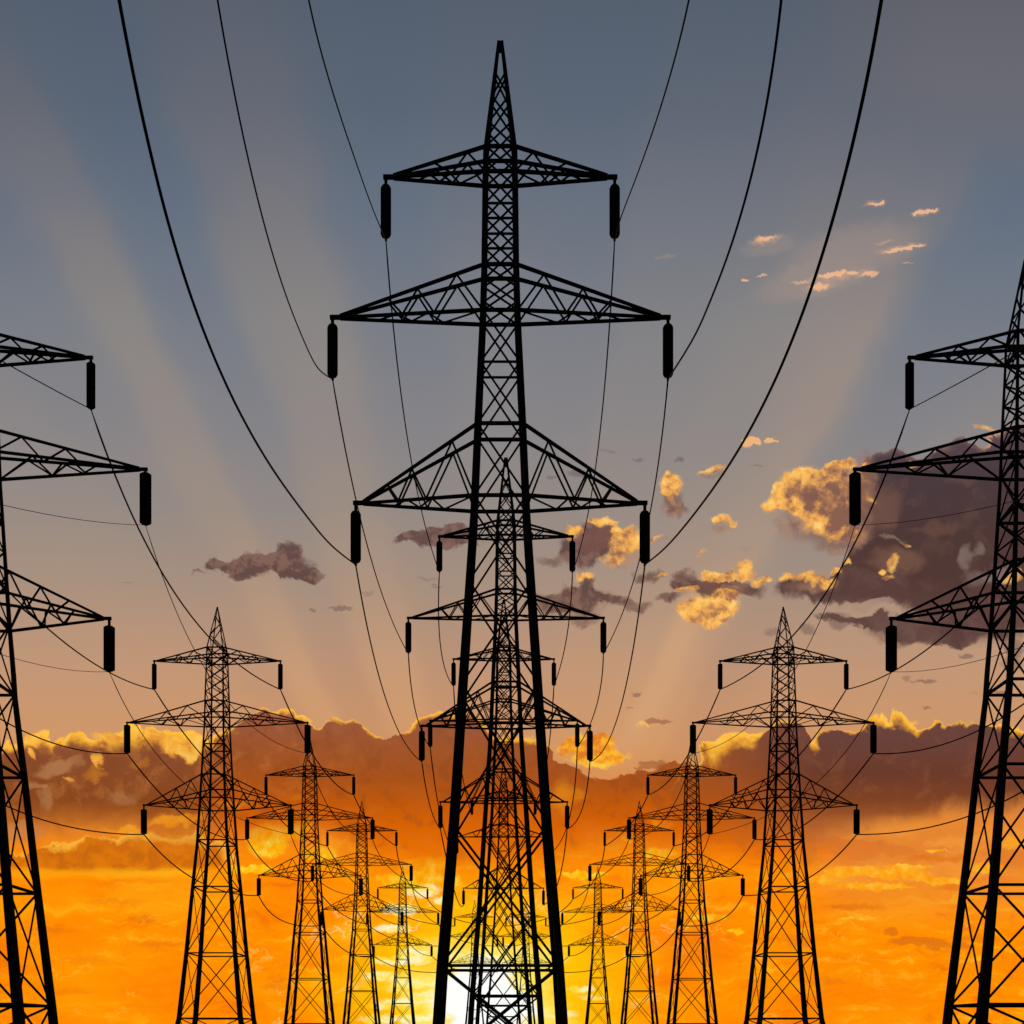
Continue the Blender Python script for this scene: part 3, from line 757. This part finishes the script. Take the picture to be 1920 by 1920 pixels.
SAG = {  # (sag, sideways bow) in metres for every span; L/R = end of the arm, digit = arm from the top
    'C12': {'L1': (.69, -.58), 'R1': (1.61, .46), 'L2': (1.04, -.46), 'R2': (.58, .81), 'L3': (1.61, -.46), 'R3': (2.07, .46)},
    'C23': {'L1': (1.35, -.63), 'R1': (.18, .45), 'L2': (.72, -.45), 'R2': (.2, .7), 'L3': (.81, -.18), 'R3': (1.08, .45)},
    'C34': {'L1': (.6, -.5), 'R1': (.6, .5), 'L2': (2.35, -.43), 'R2': (1.71, 1.07), 'L3': (2.99, .21), 'R3': (1.5, .64)},
    'S12': {'o1': (3.49, -.17), 'i1': (2.32, -1.99), 'o2': (3.98, -1.49), 'i2': (2.82, -1.83), 'o3': (2.66, -2.66), 'i3': (1.49, -2.66)},
    'S23': {'o1': (2.92, -.16), 'i1': (2.44, -.16), 'o2': (2.92, -.16), 'i2': (2.28, -1.14), 'o3': (1.79, -1.3), 'i3': (1.79, -1.46)},
    'S34': {'o1': (1.01, -1.88), 'i1': (.43, -1.01), 'o2': (2.03, -1.16), 'i2': (.87, -1.01), 'o3': (1.74, -1.88), 'i3': (.72, -1.16)},
    'S45': {'o1': (.6, -1.5), 'i1': (1.05, -1.84), 'o2': (1.4, -1.4), 'i2': (1.05, -1.32), 'o3': (2.37, -.79), 'i3': (1.4, -1.2)},
    'S56': {'o1': (1.6, -3.0), 'i1': (1.4, -3.74), 'o2': (1.6, -3.0), 'i2': (1.6, -3.4), 'o3': (1.8, -2.6), 'i3': (1.8, -2.6)},
}
FG = {'L3': [(221, 0), (250, 150), (281, 285), (312, 420), (350, 548), (400, 680), (451, 785), (500, 873), (562, 959), (620, 1022)],
      'L2': [(406, 0), (430, 135), (460, 285), (492, 425), (530, 550), (565, 640), (595, 690)],
      'L1': [(577, 0), (595, 85), (625, 185), (665, 300), (700, 395)],
      'R1': [(1293, 0), (1277, 70), (1255, 155), (1225, 250), (1195, 330), (1165, 405)],
      'R2': [(1466, 0), (1455, 100), (1437, 215), (1410, 345), (1375, 465), (1335, 565), (1300, 635)],
      'R3': [(1655, 0), (1630, 145), (1595, 300), (1550, 470), (1500, 615), (1450, 730), (1390, 855), (1314, 959), (1250, 1025)]}


def catmull(pts, n=8):
    P = [pts[0] * 2 - pts[1]] + pts + [pts[-1] * 2 - pts[-2]]
    out = []
    for i in range(1, len(P) - 2):
        a, b, c, d = P[i - 1], P[i], P[i + 1], P[i + 2]
        for j in range(n):
            t = j / n
            out.append(0.5 * ((2 * b) + (c - a) * t + (2 * a - 5 * b + 4 * c - d) * t * t + (3 * b - a - 3 * c + d) * t ** 3))
    out.append(pts[-1])
    return out


def smooth(pts, it=2):
    for _ in range(it):
        pts = [pts[0]] + [(pts[i - 1] + pts[i] * 2 + pts[i + 1]) / 4 for i in range(1, len(pts) - 1)] + [pts[-1]]
    return pts


def cable(pts, rad, label, group):
    mb = MB(); mb.loft(tube(pts, rad))
    o = mb.build('power_cable', CABLE, None, smooth=True)
    o['label'] = label; o['category'] = 'cable'; o['group'] = group


ARM = ['top', 'middle', 'bottom']
# central row: each conductor runs over the viewer to the nearest pylon and on through the row
for s, c in ((-1, 'L'), (1, 'R')):
    for i in range(3):
        key = c + str(i + 1)
        a1 = attach('C1', i, s)
        pts = []
        X = a1.x
        for px, py in FG[key]:                       # the conductor hangs in the vertical plane x = X
            Y = X * F / (px - CX)
            pts.append(Vector((X, Y, (CY - py) * Y / F + EYE)))
        q0, q1, q2 = FG[key][:3]
        for t in (1.0, 2.2):                         # carry the same bend on past the top of the frame
            ex = q0[0] + (q0[0] - q1[0]) * t * .82; ey = q0[1] + (q0[1] - q1[1]) * t
            Y = X * F / (ex - CX)
            pts.insert(0, Vector((X, Y, (CY - ey) * Y / F + EYE)))
        far = []
        for t in (60, 40, 24, 10):
            far.append(Vector((X, pts[0].y - t, pts[0].z + t * .35)))
        run = smooth(catmull(far + smooth(pts, 2) + [a1], 8), 6)
        r0 = {'L1': .027, 'L2': .029, 'L3': .035, 'R1': .029, 'R2': .042, 'R3': .037}[key]
        rad = [r0] * len(run)
        for nm, A, B, r in (('C12', 'C1', 'C2', .038), ('C23', 'C2', 'C3', .052), ('C34', 'C3', 'C4', .07)):
            sg, bw = SAG[nm][key]
            sp = span(attach(A, i, s), attach(B, i, s), sg, bw)
            run += sp[1:]; rad += [r] * (len(sp) - 1)
        lab = 'cable sweeping from the frame\'s top to the %s end of the tallest pylon\'s %s arm' % ('left' if s < 0 else 'right', ARM[i])
        cable(run, rad, lab, 'cables of the central row')
# side rows, mirror images of each other
for row, m in (('L', 1), ('R', -1)):
    for i in range(3):
        for e in 'oi':                               # outer and inner ends of the arms
            s = (-1 if e == 'o' else 1) * m
            key = e + str(i + 1)
            thin = e == 'i' and i > 0
            a1 = attach(row + '1', i, s)
            b, c2 = [(.3245, .00057), (.395, .0015), (.2957, .0034)][i]
            run = []; rad = []
            for t in range(78, 0, -3):
                run.append(Vector((a1.x, a1.y - t, a1.z + (-b) * t + c2 * t * t + max(0, t - 25) ** 2 * .0042))); rad.append(.016 if thin else .032)
            run.append(a1); rad.append(rad[-1])
            for nm, A, B, r in (('S12', '1', '2', .066), ('S23', '2', '3', .082), ('S34', '3', '4', .095), ('S45', '4', '5', .115), ('S56', '5', '6', .13)):
                sg, bw = SAG[nm][key]
                if thin:
                    r *= {'S12': .46, 'S23': .66, 'S34': .75}.get(nm, .8)
                sp = span(attach(row + A, i, s), attach(row + B, i, s), sg, bw * m)
                run += sp[1:]; rad += [r] * (len(sp) - 1)
            side = 'left' if s < 0 else 'right'
            lab = '%s cable along the %s pylon row, on the %s ends of its %s arms' % ('thin' if thin else 'black', 'left' if row == 'L' else 'right', side, ARM[i])
            cable(run, rad, lab, 'cables of the %s row' % ('left' if row == 'L' else 'right'))
